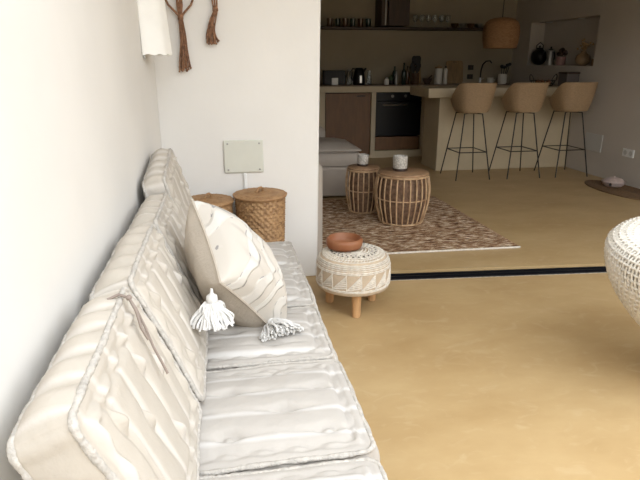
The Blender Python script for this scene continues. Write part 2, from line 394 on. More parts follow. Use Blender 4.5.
# ---------------------------------------------------------------- pillow with tassels
B_ = Vector((-.015,1.69,.645)); C_ = Vector((.20,1.87,.44)); A_ = Vector((-.105,2.03,.845))
ex = (C_-B_).normalized(); n_ = ex.cross(A_-B_).normalized(); n_ = -n_ if n_.x < 0 else n_
al = math.radians(13); ex, n_ = (ex*math.cos(al)-n_*math.sin(al)), (n_*math.cos(al)+ex*math.sin(al)); ey = n_.cross(ex).normalized()
if ey.dot(A_-B_) < 0: ey = -ey
SX = .49; SY = .385; ctr = (A_+C_)/2 + Vector((-.012,.0,-.025))
Rm = Matrix((ex, ey, ex.cross(ey))).transposed(); sgn = 1 if ex.cross(ey).dot(n_) > 0 else -1
root = thing('pillow', 'plump cream square pillow with embroidered front and two white tassels, leaning on the sofa back', 'pillow', tuple(ctr)); root.rotation_euler = Rm.to_euler()
def pil(u, v, s):
    x = u*2-1; y = v*2-1
    sx = x*SX/2*(1-.09*(1-y*y)*abs(x)**2); sy = y*SY/2*(1-.09*(1-x*x)*abs(y)**2)
    h = .135*(max(0,(1-abs(x)**2.4))*max(0,(1-abs(y)**2.4)))**.42
    n = noise.noise(Vector((x*2.2,y*2.2,s*3)))*.012*(1-x**4)*(1-y**4)
    wr_ = .004*math.sin(14*(x+y)+3*noise.noise(Vector((x*2,y*2,5))))*(1-x**4)*(1-y**4)
    return (sx, sy, s*(h+n+wr_))
MB().grid(lambda u,v: pil(u,v,sgn), 60, 60).build('front_cover', M['embroidered'], root, sharp=180, label='cream embroidered front cover')
MB().grid(lambda u,v: pil(u,v,-sgn), 60, 60).build('back_cover', M['pillow'], root, sharp=180, label='plain beige back cover')
path = [pil(*p, 1) for p in [(k/30,0) for k in range(30)]+[(1,k/30) for k in range(30)]+[(1-k/30,1) for k in range(30)]+[(0,1-k/30) for k in range(30)]]
MB().tube(path, .005, 6, closed=True).build('seam', M['pillow'], root)
inv = (Matrix.Translation(ctr) @ Rm.to_4x4()).inverted()
def tassel(p0, dirn, spread, ln, n, fl, name='tassel'):
    p0 = Vector(p0); d = Vector(dirn).normalized(); o1 = d.orthogonal().normalized(); o2 = d.cross(o1)
    mb = MB(); head = p0+d*.018
    mb.tube([p0-d*.012, p0+d*.004, p0+d*.012, p0+d*.03, p0+d*.038],[.004,.006,.017,.019,.013],12)
    rnd = random.Random(n)
    for i in range(n):
        a = rnd.uniform(0,2*PI); q = rnd.random()**.6
        e = (o1*math.cos(a)+o2*math.sin(a))*q
        L1 = ln*rnd.uniform(.85,1.08); cur = rnd.uniform(-.012,.012)
        pts = []
        for k in range(7):
            t = k/6
            p = head + d*(.014+L1*t) + e*(.012+spread*(t**.75)) + o1*cur*math.sin(t*5+a) + o2*cur*math.cos(t*4+a)
            if fl is not None and p.z < fl: p.z = fl+rnd.uniform(0,.012)
            pts.append(p)
        mb.tube(pts, .004, 4)
    mb.xf(inv).build(name, M['tassel'], root, sharp=60)
tb = Vector(B_)+Vector((-.040,-.035,.022))
tassel(tb, (-.02,.0,-1), .056, .072, 260, None)
tc_ = Vector(C_)+Vector((-.062,.02,.018))
tassel(tc_, (.30,-.75,-.45), .075, .085, 330, .428)

# ---------------------------------------------------------------- baskets
def basket(x, y, r, h, label, lid_tilt=0):
    root = thing('wicker_basket', label, 'basket', (x,y,0), random.uniform(0,1), 'lidded wicker baskets in the corner')
    n = 156; rows = 66; st = 26
    prof = [(r*(.80+.17*(k/(rows-1))**.8), .004+(h-.035)*k/(rows-1)) for k in range(rows)]
    mod = lambda a, k: .0042*math.sin(st*a/2*1.0+ (k//2 % 2)*PI)*(1 if k>2 else 0) + .0018*math.sin(k*PI)*1
    MB().lathe(prof, n, mod=lambda a,k: .006*math.cos(st*a+(PI if (k//2)%2 else 0))-(.003 if k%2 else 0)).build('body', M['wicker'], root, sharp=60)
    lid = MB()
    pr = [(0,h-.010),(r*.25,h-.010),(r*.5,h-.011),(r*.8,h-.013),(r*.97,h-.016),(r*1.02,h-.022),(r*1.02,h-.036),(r*.985,h-.040)]
    fine = []
    for (a, b) in zip(pr[:-1], pr[1:]):
        for k in range(8): fine.append((a[0]+(b[0]-a[0])*k/8, a[1]+(b[1]-a[1])*k/8))
    fine.append(pr[-1])
    lid.lathe(list(reversed(fine)), 120, mod=None)
    lid.v = [(vx,vy,vz+.0022*math.sin(math.hypot(vx,vy)*520)*math.cos(math.atan2(vy,vx)*24)) for vx,vy,vz in lid.v]
    lo = lid.build('lid', M['wicker_lid'], root, sharp=60)
    MB().tube(circ(r*1.01, h-.026, 60), [.008+.0015*math.sin(i*1.6) for i in range(60)], 8, closed=True).build('rim', M['wicker_lid'], lo)
    MB().tube([(-.03,0,h-.012),(-.025,0,h+.006),(-.008,0,h+.016),(.012,0,h+.017),(.026,0,h+.005),(.03,0,h-.012)], .0055, 8).build('handle', M['wicker_lid'], lo)
    return root
basket(.207,3.222,.150,.635,'brown lidded wicker basket on the right, the one fully visible under the cover plate')
basket(-.093,3.21,.140,.612,'brown lidded wicker basket on the left, half hidden by the back cushion and pillow')

# ---------------------------------------------------------------- cover plate, conduit, wall lamp, macrame
t = thing('cover_plate', 'pale grey rectangular cover plate screwed to the white wall above the baskets', 'cover plate', (.128,3.4,.807))
MB().box(-.118,.118,-.014,-.0005,-.098,.098).build('plate', M['plate'], t, bevel=.006, seg=3)
for sx in (-1,1):
    for sz in (-1,1): MB().lathe([(.006,0),(.006,.003),(.003,.0045),(0,.0045)],12).xf(Matrix.Translation((sx*.094,-.0141,sz*.078))@Matrix.Rotation(PI/2,4,'X')).build('screw', M['screw'], t)
tag(MB().box(.122,.142,3.384,3.3995,.02,.706).build('conduit', M['white_plastic'], bevel=.005), 'slim white cable conduit running down the wall below the cover plate', 'conduit')

t = thing('wall_lamp', 'white tapered wall lamp shade on the left wall, cut off by the picture top', 'lamp', (-.353,3.07,1.385), math.radians(-1.35))
mb = MB()
def shade(a, v):
    th = -PI/2+PI*a
    r = .128-.026*v*1 + .002*math.cos(th*9)*(1-v*.5)
    return (r*.98*math.cos(th)+.004, r*math.sin(th)*1.0, v*.42+(.003*math.cos(th*14) if v < .01 else 0))
mb.grid(shade, 60, 14)
mb.grid(lambda a, v: (lambda p: ((p[0]-.004)*.94+.004, p[1]*.94, p[2]))(shade(a, v)), 60, 14, flip=True)
mb.grid(lambda a, v: (lambda p, q: (p[0]+(q[0]-p[0])*v, p[1]+(q[1]-p[1])*v, p[2]))(shade(a,0), ((shade(a,0)[0]-.004)*.94+.004, shade(a,0)[1]*.94, shade(a,0)[2])), 60, 2)
mb.grid(lambda a, v: (lambda p: (p[0]*v, p[1]*v, p[2]))(shade(a,1)), 60, 2)
mb.build('shade', M['shade_white'], t, sharp=50)
MB().box(.0,.012,-.118,.118,.004,.41).build('back_plate', M['shade_white'], t, bevel=.003)
MB().tube([(.004,-.12,.01),(.012,-.125,-.012),(.014,-.122,-.02)], .004, 8).build('hook', M['screw'], t, label='small grey hook')

def macrame(x, z, label, lean, loops, ln, lowz):
    root = thing('macrame_hanging', label, 'wall hanging', (x,3.375,z))
    mb = MB(); rnd = random.Random(int(x*100)+5)
    if loops:
        for s in (-1,1):
            mb.tube([(s*.005,0,0),(s*.025,-.002,.025),(s*.06,-.004,.06),(s*.078,-.004,.10),(s*.085,-.004,.16),(s*.06,-.003,.24),(s*.02,-.002,.30)], .006, 8)
            mb.tube([(s*.004,0,.0),(s*.012,-.004,.06),(s*.01,-.004,.12),(s*.02,-.004,.2),(s*.01,-.002,.30)], .006, 8)
        mb.tube([(0,-.004,0),(.003,-.006,.1),(0,-.004,.30)], .005, 8); mb.tube([(.004,-.004,0),(-.008,-.01,.05),(.008,-.012,.1),(-.006,-.01,.16),(0,-.004,.30)], .004, 8)
    else:
        for s in (-1,0,1): mb.tube([(s*.009,-.003*s,0),(s*.014-.002,0,.06),(s*.012-.004,0,.13),(s*.02-.008,0,.22)], .0045, 8)
    mb.build('cords', M['macrame_dark'], root)
    kn = MB()
    kn.tube([(0,0,.014),(0,0,.004),(0,0,-.012),(0,0,-.022)], [.008,.015,.016,.009], 12)
    kn.build('knot', M['macrame_dark'], root)
    fr = MB()
    for i in range(17):
        a = 2*PI*i*.382; q = ((i+.6)/17)**.5; r0 = .012*q; r1 = .040*q
        L1 = ln*rnd.uniform(.92,1.03); cur = rnd.uniform(-.005,.005)
        pts = [(r0*math.cos(a)+ (r1-r0)*math.cos(a)*t**1.6+lean*math.sin(t*2.2)*1.0+cur*math.sin(t*6), (r0+(r1*.5-r0)*t)*math.sin(a)*.8, -.015-L1*t) for t in [k/8 for k in range(9)]]
        fr.tube(pts, .0031, 5)
        ex_ = pts[-1]; fr.ball((ex_[0],ex_[1],ex_[2]), .0055, nu=8, nv=5)
    fr.build('fringe', M['macrame_dark'], root)
macrame(-.185,1.585,'long brown macrame tassel hanging from a looped cord, the left one beside the white lamp',.006,True,.265,1.385)
macrame(.005,1.63,'shorter brown macrame tassel, the right one, hanging on the bare white wall',-.03,False,.165,1.46)

# ---------------------------------------------------------------- pouf stool + bowl
PX, PY = .700, 2.905
t = thing('pouf_stool', 'round macrame covered footstool on short wooden legs beside the wall end', 'footstool', (PX,PY,0))
R0 = .208
prof = [(0,.140),(R0*.92,.140),(R0*.985,.145),(R0*1.0,.160),(R0,.19),(R0*1.0,.25),(R0*.995,.278),(R0*.94,.305),(R0*.86,.325),(R0*.7,.337),(R0*.4,.342),(0,.343)]
MB().lathe(prof, 72).build('cushion', M['pouf'], t, sharp=180)
mb = MB()
def rope(r, z, rad, n=150): mb.tube(circ(r, z, n), [rad*(1+.28*math.sin(i*1.5)) for i in range(n)], 6, closed=True)
rope(R0*1.0,.172,.0045); rope(R0*1.005,.166,.003); rope(R0*.985,.276,.0048); rope(R0*.97,.287,.003); rope(R0*.965,.297,.004); rope(R0*.94,.306,.004); rope(R0*1.0,.268,.003)
for k in range(9): rope(R0*(.92-.085*k), (.313,.325,.333,.337,.339,.341,.342,.343,.343)[k]+.001, .0042, 100)
for k in range(60):
    a = 2*PI*k/60
    mb.tube([(R0*q*math.cos(a+s*.05), R0*q*math.sin(a+s*.05), z) for q, z, s in ((.84,.329,0),(.75,.336,1),(.66,.339,0),(.55,.341,-1),(.45,.343,0))], .0024, 4)
NL = 16
def rp(a, z): rr = R0*1.004; return (rr*math.cos(a), rr*math.sin(a), z)
for k in range(NL):                       # zigzag triangles filled with slanting cords round the side
    a0 = 2*PI*k/NL; w_ = 2*PI/NL
    mb.tube([rp(a0+w_*.02*g*48, .178+.082*g) for g in (0,.33,.66,1)], .0036, 5)
    mb.tube([rp(a0+w_-w_*.02*g*2, .178+.082*g) for g in (0,.33,.66,1)], .0030, 5)
    for q in range(7):
        g = q/6; zz = .186+.070*g
        l = a0+w_*(.96*(zz-.178)/.082)
        mb.tube([rp(l+(a0+w_*.97-l)*h_, zz+.012*h_-.004) for h_ in (0,.33,.66,1)], .0042, 5)
mb.build('macrame_cover', M['cord'], t, sharp=70)
mb = MB()                                  # dark knotted diamonds on the top
for k in range(26):
    a = 2*PI*k/26; 
    for q in (.50,.60):
        aa = a+(.12 if q > .55 else 0); mb.ball((R0*q*math.cos(aa), R0*q*math.sin(aa), .3435), .0065,.0045,.0025, nu=8, nv=5)
mb.build('top_knots', mat('knot_grey', (.10,.09,.08), .9), t)
for k in range(3):
    a = math.radians(-95)+k*2*PI/3
    lx, ly = .145*math.cos(a), .145*math.sin(a)
    MB().lathe([(.0,0),(.021,0),(.024,.003),(.026,.1),(.027,.145)],20).xf(Matrix.Translation((lx,ly,.0))).build('leg', M['wood_leg'], t)
t = thing('terracotta_bowl', 'shallow terracotta bowl standing on the macrame footstool', 'bowl', (PX-.045,PY+.035,.3475))
MB().lathe([(0,.0),(.075,.0),(.094,.006),(.102,.022),(.104,.045),(.100,.058),(.092,.062),(.088,.056),(.086,.03),(.075,.014),(0,.01)], 48).build('bowl', M['terracotta'], t, sharp=70)

# ---------------------------------------------------------------- rug
t = thing('rug', 'brown and cream heathered jute rug under the round rattan tables', 'rug', (0,0,0))
def rug_f(u, v):
    xl = .68; x = xl+(2.19-xl)*u-.04*v*u; y = 3.755-.045*u+v*1.70
    return (x, y, .012+.003*noise.noise(Vector((x*60,y*60,0))))
mb = MB(); mb.grid(rug_f, 150, 150)
mb.build('pile', M['rug'], t)
mb = MB(); mb.add([rug_f(0,0)[:2]+(.002,), rug_f(1,0)[:2]+(.002,), rug_f(1,1)[:2]+(.002,), rug_f(0,1)[:2]+(.002,)], [(0,1,2,3)])
mb.build('backing', M['rug'], t)
mb = MB(); pts = [rug_f(k/60,0) for k in range(61)]; mb.tube([(x,y-.004,.009) for x,y,z in pts], .008, 6)
mb.build('front_binding', M['cord'], t, label='cream front binding')
for side, pp in (('b',[rug_f(1,k/60) for k in range(61)]),('c',[rug_f(0,k/60) for k in range(61)])):
    MB().tube([(x,y,.008) for x,y,z in pp], .006, 6).build('side_binding', M['rattan'], t)

# ---------------------------------------------------------------- rattan tables
def rattan_table(x, y, rt, rm, rb, h, n, label):
    root = thing('rattan_table', label, 'side table', (x,y,.017), .1, 'barrel shaped rattan side tables')
    rad = lambda t: rb+(rm-rb)*math.sin(PI*min(1,t/1.3))*1.0 if t < .65 else rt+(rm-rt)*math.cos(PI/2*(t-.65)/.35)
    MB().lathe([(0,h-.022),(rt*.97,h-.022),(rt*1.0,h-.016),(rt*1.0,h-.006),(rt*.97,h),(0,h)], 56).build('table_top', M['rattan_top'], root, sharp=60)
    for k in range(n):
        a = 2*PI*k/n
        MB().tube([(rad(q/12)*math.cos(a), rad(q/12)*math.sin(a), .006+(h-.03)*q/12) for q in range(13)], .0065, 7).build('cane', M['rattan'], root)
    mb = MB()
    for q, rr in ((.0,.008),(.52,.006),(1,.009)):
        MB().tube(circ(rad(q)-.012 if 0<q<1 else rad(q), .008+(h-.036)*q, 56), rr, 8, closed=True).build('hoop', M['rattan'], root)
    MB().grid(lambda u,v: ((rad(v)-.022)*math.cos(2*PI*u), (rad(v)-.022)*math.sin(2*PI*u), .012+(h-.04)*v), 64, 16, cu=True).build('inner_lining', M['lining'], root, label='dark brown woven inner lining')
    mb = MB()
    for k in range(8):
        a = 2*PI*k/8; mb.tube([(0,0,.008),(rb*math.cos(a), rb*math.sin(a), .008)], .005, 6)
    mb.build('base_struts', M['rattan'], root)
    return root
rattan_table(1.515,4.54,.216,.235,.185,.44,26,'larger barrel shaped rattan table, nearer one on the rug')
rattan_table(1.265,4.93,.145,.158,.125,.42,20,'smaller barrel shaped rattan table behind the larger one, beside the sofa')
def jar(x, y, z, r, h, label):
    t = thing('candle_jar', label, 'candle', (x,y,z), 0, 'patterned candle jars on the rattan tables')
    MB().lathe([(0,0),(r*.95,0),(r*1.02,.004),(r*1.02,.016),(r*.97,.02)], 32).build('base', M['wood_dark'], t)
    MB().lathe([(0,.0201),(r*.95,.0201),(r,.026),(r,h-.008),(r*.96,h),(r*.88,h),(r*.88,h-.02),(0,h-.022)], 32).build('jar', M['jar'], t, sharp=60)
    MB().tube([(0,0,h-.0215),(0,0,h-.008)], .0015, 5).build('wick', M['black_matt'], t)
jar(1.50,4.58,.4575,.062,.125,'white patterned candle jar on the larger rattan table')
jar(1.265,4.95,.4375,.050,.105,'white patterned candle jar on the smaller rattan table')

# ---------------------------------------------------------------- kitchen sofa (L shaped, slip cover)
t = thing('slipcovered_sofa', 'pale slipcovered corner sofa in the kitchen, mostly hidden behind the white wall', 'sofa', (0,0,0))
mb = MB(); mb.box(-.55,.60,3.85,5.50,.02,.33); mb.build('seat_base', M['sofa_cover'], t, bevel=.03, seg=3)
mb = MB(); mb.box(-.55,1.43,5.51,6.42,.02,.325); mb.build('chaise_base', M['sofa_cover'], t, bevel=.025, seg=3)
mb = MB(); mb.box(-.55,.668,3.66,3.84,.0,.70); mb.build('arm', M['sofa_cover'], t, bevel=.05, seg=4)
mb = MB(); mb.box(-.85,-.56,3.66,6.7,.02,.75); mb.build('backrest', M['sofa_cover'], t, bevel=.06, seg=4)
mb = MB(); mb.box(-.55,1.2,6.43,6.7,.02,.62); mb.build('backrest', M['sofa_cover'], t, bevel=.06, seg=4)
def soft(x0,x1,y0,y1,z0,z1,puff):
    mb = MB()
    def f(u,v,w):
        e = (1-abs(u)**4)*(1-abs(v)**4); rr = .93 if abs(w) > .99 else 1
        x = (x0+x1)/2+u*(x1-x0)/2*(1-.04*abs(w)); y = (y0+y1)/2+v*(y1-y0)/2*(1-.04*abs(w))
        return (x, y, (z0+z1)/2+w*(z1-z0)/2+(w > .99)*puff*e+noise.noise(Vector((x*3,y*3,w)))*.008*e)
    for s in (-1,1):
        mb.grid(lambda a,b: f(a*2-1,b*2-1,s), 24, 24); mb.grid(lambda a,b: f(s,a*2-1,b*2-1), 24, 8); mb.grid(lambda a,b: f(a*2-1,s,b*2-1), 24, 8)
    return mb
soft(-.5,1.425,5.53,6.41,.33,.455,.02).build('chaise_cushion', M['sofa_cover'], t, sharp=70)
soft(-.5,.57,3.86,5.50,.34,.455,.03).build('seat_cushion', M['sofa_cover'], t, sharp=70)
soft(.5,1.42,5.60,6.38,.46,.49,.055).build('loose_cushion', M['sofa_cover'], t, sharp=180)

# ---------------------------------------------------------------- kitchen counter, cabinet, oven
CY, CT = 7.9, 1.018
t = thing('kitchen_counter', 'long masonry kitchen counter along the dark back wall', 'kitchen counter', (0,0,0))
mb = MB()
for a, b_ in ((-1.19,1.455),(2.125,2.19),(2.875,4.51)): mb.box(a,b_,CY,8.49,0,.925)
mb.box(1.455,2.125,CY,8.49,0,.04); mb.box(2.19,2.875,CY,8.49,0,.10)
mb.build('base', M['counter'], t)
MB().box(-1.19,4.51,CY-.012,8.49,.926,CT-.01).build('slab', M['counter'], t, bevel=.006)
MB().box(-1.19,4.51,CY+.0,8.48,CT-.0099,CT).build('worktop_surface', M['worktop'], t, label='dark brown worktop surface')
t = thing('base_cabinet', 'brown wooden cupboard door unit set into the counter, left of the oven', 'cabinet', (1.79,CY,.045))
MB().box(-.33,.33,.04,.56,0,.875).build('body', M['wood_dark'], t)
d = MB().box(-.325,.325,.015,.039,.005,.87).build('door', M['wood_door'], t, bevel=.004)
MB().box(.12,.24,-.005,.0149,.825,.838).build('handle', M['black_metal'], d, bevel=.003, label='short black handle')
t = thing('oven', 'black built-in oven with steel handle under the kitchen counter', 'oven', (2.5325,CY,.105))
MB().box(-.335,.335,.05,.56,.205,.815).build('body', M['black_matt'], t)
MB().box(-.335,.335,.01,.049,.70,.815).build('control_panel', M['black'], t, bevel=.003)
for x in (-.1,.09): MB().lathe([(.019,0),(.018,.02),(.0,.022)],20).xf(Matrix.Translation((x,.0099,.765))@Matrix.Rotation(PI/2,4,'X')).build('knob', M['dull_steel'], t)
d = MB().box(-.335,.335,.008,.049,.21,.692).build('door', M['black'], t, bevel=.003)
MB().tube([(-.24,.008,.645),(-.24,-.022,.645),(.12,-.022,.645),(.12,.008,.645)], .008, 8).build('handle', M['steel'], d)
t = thing('low_cabinet', 'low brown wooden drawer unit directly below the oven', 'cabinet', (2.5325,CY,.105))
MB().box(-.333,.333,.035,.55,0,.19).build('body', M['wood_dark'], t)
MB().box(-.333,.333,.012,.034,.003,.192).build('drawer', M['wood_door'], t, bevel=.003)

# breakfast bar
t = thing('breakfast_bar', 'pale plaster breakfast bar behind the three rattan stools', 'bar counter', (0,0,0))
MB().box(2.69,4.515,6.76,7.3,0,.919).build('base', M['counter'], t, bevel=.008)
MB().box(2.50,4.515,6.66,7.36,.92,1.035).build('slab', M['counter'], t, bevel=.01)

# ---------------------------------------------------------------- bar stools
def stool(x, y, label):
    root = thing('bar_stool', label, 'bar stool', (x,y,0), 0, 'rattan tub bar stools along the bar')
    # shell : back towards -y, open towards +y
    mb = MB(); nu, nv = 56, 22
    def sh(u, v, off=0):
        th = (u-.5)*2*math.radians(142)           # 0 = back (-y)
        a = abs(math.degrees(th))
        q = min(1, max(0, (a-48)/70)); q = q*q*(3-2*q)
        top = 1.105-.185*q-.03*max(0,(a-118)/24)
        z = .780+(top-.780)*v
        sn, cs = math.sin(th), math.cos(th)
        sq = (abs(sn)**3+abs(cs)**3)**(-1/3)       # squarish plan
        rx = .165+.075*v**.6; ry = .175+(.03+.03*(1-q))*v**.8
        wv = .0022*math.sin(u*330)*math.cos(v*60)
        r_ = 1+off
        return ((rx*r_+wv)*sn*sq+.028, -(ry*r_+wv)*cs*sq, z)
    mb.grid(lambda u,v: sh(u,v), nu*3, nv*2)
    mb.grid(lambda u,v: sh(u,v,-.07), nu, nv, flip=True)
    mb.grid(lambda u,v: tuple(Vector(sh(u,1)).lerp(Vector(sh(u,1,-.07)),v)), nu*3, 2)
    for e in (0,1): mb.grid(lambda u,v: tuple(Vector(sh(e,u)).lerp(Vector(sh(e,u,-.07)),v)), nv, 2)
    mb.build('tub_back', M['stool_weave'], root, sharp=50)
    MB().lathe([(0,.765),(.12,.768),(.155,.78),(.160,.79),(.14,.806),(0,.812)], 40).xf(Matrix.Diagonal((1.0,1.06,1,1))).build('seat', M['stool_weave'], root, sharp=60)
    rim = [tuple(Vector(sh(k/60,1)).lerp(Vector(sh(k/60,1,-.07)),.5)) for k in range(61)]
    MB().tube(rim, .010, 8).build('rim', M['stool_weave'], root)
    tops = []; ks = []
    for (fx, fy) in ((-.21,-.24),(.215,-.24),(-.215,.23),(.215,.23)):
        tp = Vector((fx*.52, fy*.5, .768)); bt = Vector((fx, fy, .003))
        MB().tube([tp, bt], .0075, 8).build('leg', M['black_metal'], root)
        ks.append(tp.lerp(bt, (.768-.325)/.765))
    mb = MB()
    for a, b_ in ((0,1),(1,3),(3,2),(2,0)): mb.tube([ks[a], ks[b_]], .006, 8)
    mb.build('footrest', M['black_metal'], root)
    mb = MB(); 
    for a, b_ in ((-1,-1),(1,-1)): mb.tube([(a*.112,b_*.125,.762),(-a*.112,.12,.762)], .006, 6)
    mb.build('seat_support', M['black_metal'], root)
    return root
s0 = stool(2.905,6.36,'rattan tub bar stool, leftmost of the three, at the open end of the bar')
copy_tree(s0, (3.545,6.345,0), 'rattan tub bar stool, middle one of the three')
copy_tree(s0, (4.165,6.33,0), 'rattan tub bar stool, rightmost of the three, next to the right wall', .0)

# ---------------------------------------------------------------- shelf, hood, pendant
tag(MB().box(-1.19,3.99,8.24,8.495,1.775,1.81).build('wall_shelf', M['wood_dark'], bevel=.004), 'long dark wooden shelf high on the kitchen back wall', 'shelf')
t = thing('extractor_hood', 'dark brown extractor hood column above the shelf, cut off by the picture top', 'extractor hood', (2.5,8.2,1.82))
MB().box(-.11,.195,-.10,.29,0,.77).build('chimney', M['wood_dark'], t, bevel=.004)
MB().box(-.20,-.111,-.06,.29,0,.77).build('side_duct', M['wood_dark'], t, bevel=.004)
MB().box(-.150,-.132,-.068,-.0605,.01,.77).build('edge_strip', M['dull_steel'], t, label='thin grey metal strip')
t = thing('pendant_lamp', 'woven drum pendant lamp hanging over the breakfast bar', 'pendant lamp', (3.515,6.95,1.505))
mb = MB(); pr = [(.19,.0),(.20,.004),(.213,.06),(.221,.13),(.222,.2),(.212,.26),(.19,.305),(.15,.335),(.09,.352),(.03,.358)]
fine = []
for a, b_ in zip(pr[:-1],pr[1:]):
    for k in range(5): fine.append((a[0]+(b_[0]-a[0])*k/5, a[1]+(b_[1]-a[1])*k/5))
fine.append(pr[-1]); fine += [(r*.96, z-.006) for r, z in reversed(fine)]
vv = MB(); vv.lathe(fine+[fine[0]], 96, mod=lambda a,k: .003*math.cos(32*a+(PI if k%2 else 0))); vv.build('shade', M['pendant'], t, sharp=60)
MB().tube(circ(.199,.004,60), .007, 8, closed=True).build('rim', M['pendant'], t)
MB().tube([(0,0,.35),(0,0,1.09)], .006, 8).build('cable', M['black_matt'], t)
MB().lathe([(.0,.14),(.03,.15),(.035,.18),(.025,.22),(.018,.26),(.018,.35),(0,.35)],20).build('bulb_holder', M['black_matt'], t)

# ---------------------------------------------------------------- things on the back counter (z = CT)
Z = CT
def simple(name, label, cat, x, y, z, parts, group=None, rz=0):
    t = thing(name, label, cat, (x,y,z), rz, group)
    for nm_, mb, mk in parts: mb.build(nm_, M[mk], t, sharp=50, bevel=.004 if nm_ in ('body_box','panel') else 0)
    return t
simple('toaster', 'black toaster with a steel front panel, far left on the kitchen counter', 'toaster', 1.64,8.18,Z,
   [('body_box', MB().box(-.155,.145,-.09,.09,.01,.20), 'black_matt'), ('steel_panel', MB().box(-.055,.035,-.101,-.0905,.0,.10), 'dull_steel'), ('lever', MB().box(.147,.165,-.02,.02,.11,.13), 'black_matt')])
simple('storage_jar', 'clear storage jar between the black toaster and the kettle', 'jar', 1.87,8.2,Z,
   [('jar', MB().lathe([(0,0),(.04,0),(.042,.01),(.042,.17),(.03,.19),(0,.19)],24), 'glass'), ('lid', MB().lathe([(.034,.1905),(.034,.21),(0,.212)],24), 'dull_steel')])
simple('kettle', 'glossy black electric kettle on the back counter', 'kettle', 2.0,8.17,Z,
   [('body', MB().lathe([(0,0),(.085,0),(.09,.01),(.087,.09),(.072,.18),(.06,.22),(.05,.235),(0,.24)],32), 'black'),
    ('handle', MB().tube([(-.06,-.02,.215),(-.10,-.025,.225),(-.125,-.03,.19),(-.12,-.03,.10),(-.088,-.02,.06)], .010, 8), 'black_matt'),
    ('spout', MB().tube([(.055,-.01,.185),(.085,-.015,.215),(.10,-.017,.232)], [.022,.016,.010], 10), 'black'),
    ('highlight_strip', MB().box(-.008,.02,-.094,-.0785,.03,.13), 'steel')])  # bright strip modelled in place of the kettle's highlight
simple('glass_carafe', 'clear glass carafe right of the black kettle', 'carafe', 2.165,8.22,Z,
   [('body', MB().lathe([(0,0),(.038,0),(.04,.02),(.036,.10),(.024,.16),(.027,.2),(.024,.2),(.02,.16),(.03,.1),(.034,.02),(0,.006)],24), 'glass')])
simple('spice_jar', 'small white lidded jar standing alone mid counter above the oven', 'jar', 2.40,8.12,Z,
   [('jar', MB().lathe([(0,0),(.03,0),(.034,.02),(.034,.065),(.022,.085),(0,.086)],24), 'white_ceramic'), ('lid', MB().lathe([(.022,.0865),(.024,.1),(0,.108)],20), 'dull_steel')])
simple('herb_pot', 'tiny dark green herb pot right of the small white jar', 'pot plant', 2.485,8.2,Z,
   [('pot', MB().lathe([(0,0),(.03,0),(.038,.06),(.034,.06),(0,.05)],20), 'black_matt'), ('foliage', MB().ball((0,0,.09),.04,.04,.045,14,8), 'leaf')])
def bottle(x, y, h, r, mk, label, cap='black_matt', shoulder=.62):
    return simple('bottle', label, 'bottle', x, y, Z, [
      ('glass', MB().lathe([(0,0),(r*.9,0),(r,.006),(r,h*shoulder),(r*.85,h*(shoulder+.07)),(r*.36,h*(shoulder+.17)),(r*.32,h*.92),(r*.4,h*.93),(r*.4,h*.955),(0,h*.955)],24), mk),
      ('cap', MB().lathe([(r*.42,h*.956),(r*.42,h),(0,h)],16), cap)], 'bottles on the back counter')
bottle(2.535,8.1,.20,.028,'dull_steel','short grey bottle leftmost of the bottles on the back counter')
bottle(2.565,8.28,.255,.035,'green_glass','dark green bottle just behind the short grey one')
bottle(2.665,8.15,.305,.034,'green_glass','tall slim dark bottle in the middle of the bottle group', shoulder=.55)
bottle(2.755,8.25,.26,.030,'brown_glass','brown bottle tucked against the utensil holder')
# utensil holder with spoons
t = thing('utensil_holder', 'dark ceramic crock packed with black cooking utensils beside the bottles', 'utensil holder', (2.835,8.14,Z))
MB().lathe([(0,0),(.05,0),(.056,.01),(.056,.16),(.05,.16),(.05,.02),(0,.015)],28).build('crock', M['brown_glass'], t, sharp=60)
for k in range(12):
    a = k*2.4; r1 = .025; tx, ty = (.03+.05*(k%4)/3)*math.cos(a), .03*math.sin(a); hh = .20+.045*(k%4)
    mb = MB().tube([(r1*math.cos(a)*.6, r1*math.sin(a)*.6, .022),(tx,ty,hh)], .005, 6); mb.ball((tx,ty,hh+.02), .036,.012,.046, 12, 8)
    mb.build('utensil', M['black_matt'], t)
def board(x, y, w, h, th, lean, label, mk='wood_board', handle=True):
    t = thing('cutting_board', label, 'cutting board', (x,y,Z+.002))
    mb = MB(); pts = []; cr = .04
    for (cx, cz, a0) in ((w/2-cr,cr,-90),(w/2-cr,h-cr,0),(-w/2+cr,h-cr,90),(-w/2+cr,cr,180)):
        for k in range(6): a = math.radians(a0+k*18); pts.append((cx+cr*math.cos(a), cz+cr*math.sin(a)))
    n = len(pts)
    mb.add([(x_,0,z_) for x_,z_ in pts]+[(x_,th,z_) for x_,z_ in pts], [tuple(range(n)), tuple(reversed(range(n,2*n)))]+[(i,(i+1)%n,n+(i+1)%n,n+i) for i in range(n)])
    mb.xf(Matrix.Rotation(-lean,4,'X')).build('board', M[mk], t, sharp=40)
    if handle: MB().tube([(-.03,-.004,h*.93),(0,-.006,h*.935),(.03,-.004,h*.93)],.004,6).xf(Matrix.Rotation(-lean,4,'X')).build('grip', M['wood_dark'], t)
    return t
board(2.945,8.34,.11,.37,.018,.20,'narrow wooden board leaning behind the utensil holder')
board(3.56,8.40,.27,.335,.02,.16,'wide rounded wooden board leaning on the back wall behind the left stool')
t = thing('mortar', 'dark wooden mortar with a pestle resting in it, right of the utensils', 'mortar', (3.03,8.16,Z))
MB().lathe([(0,0),(.045,0),(.04,.012),(.065,.05),(.075,.085),(.066,.085),(.05,.045),(0,.03)],28).build('bowl', M['wood_dark'], t, sharp=60)
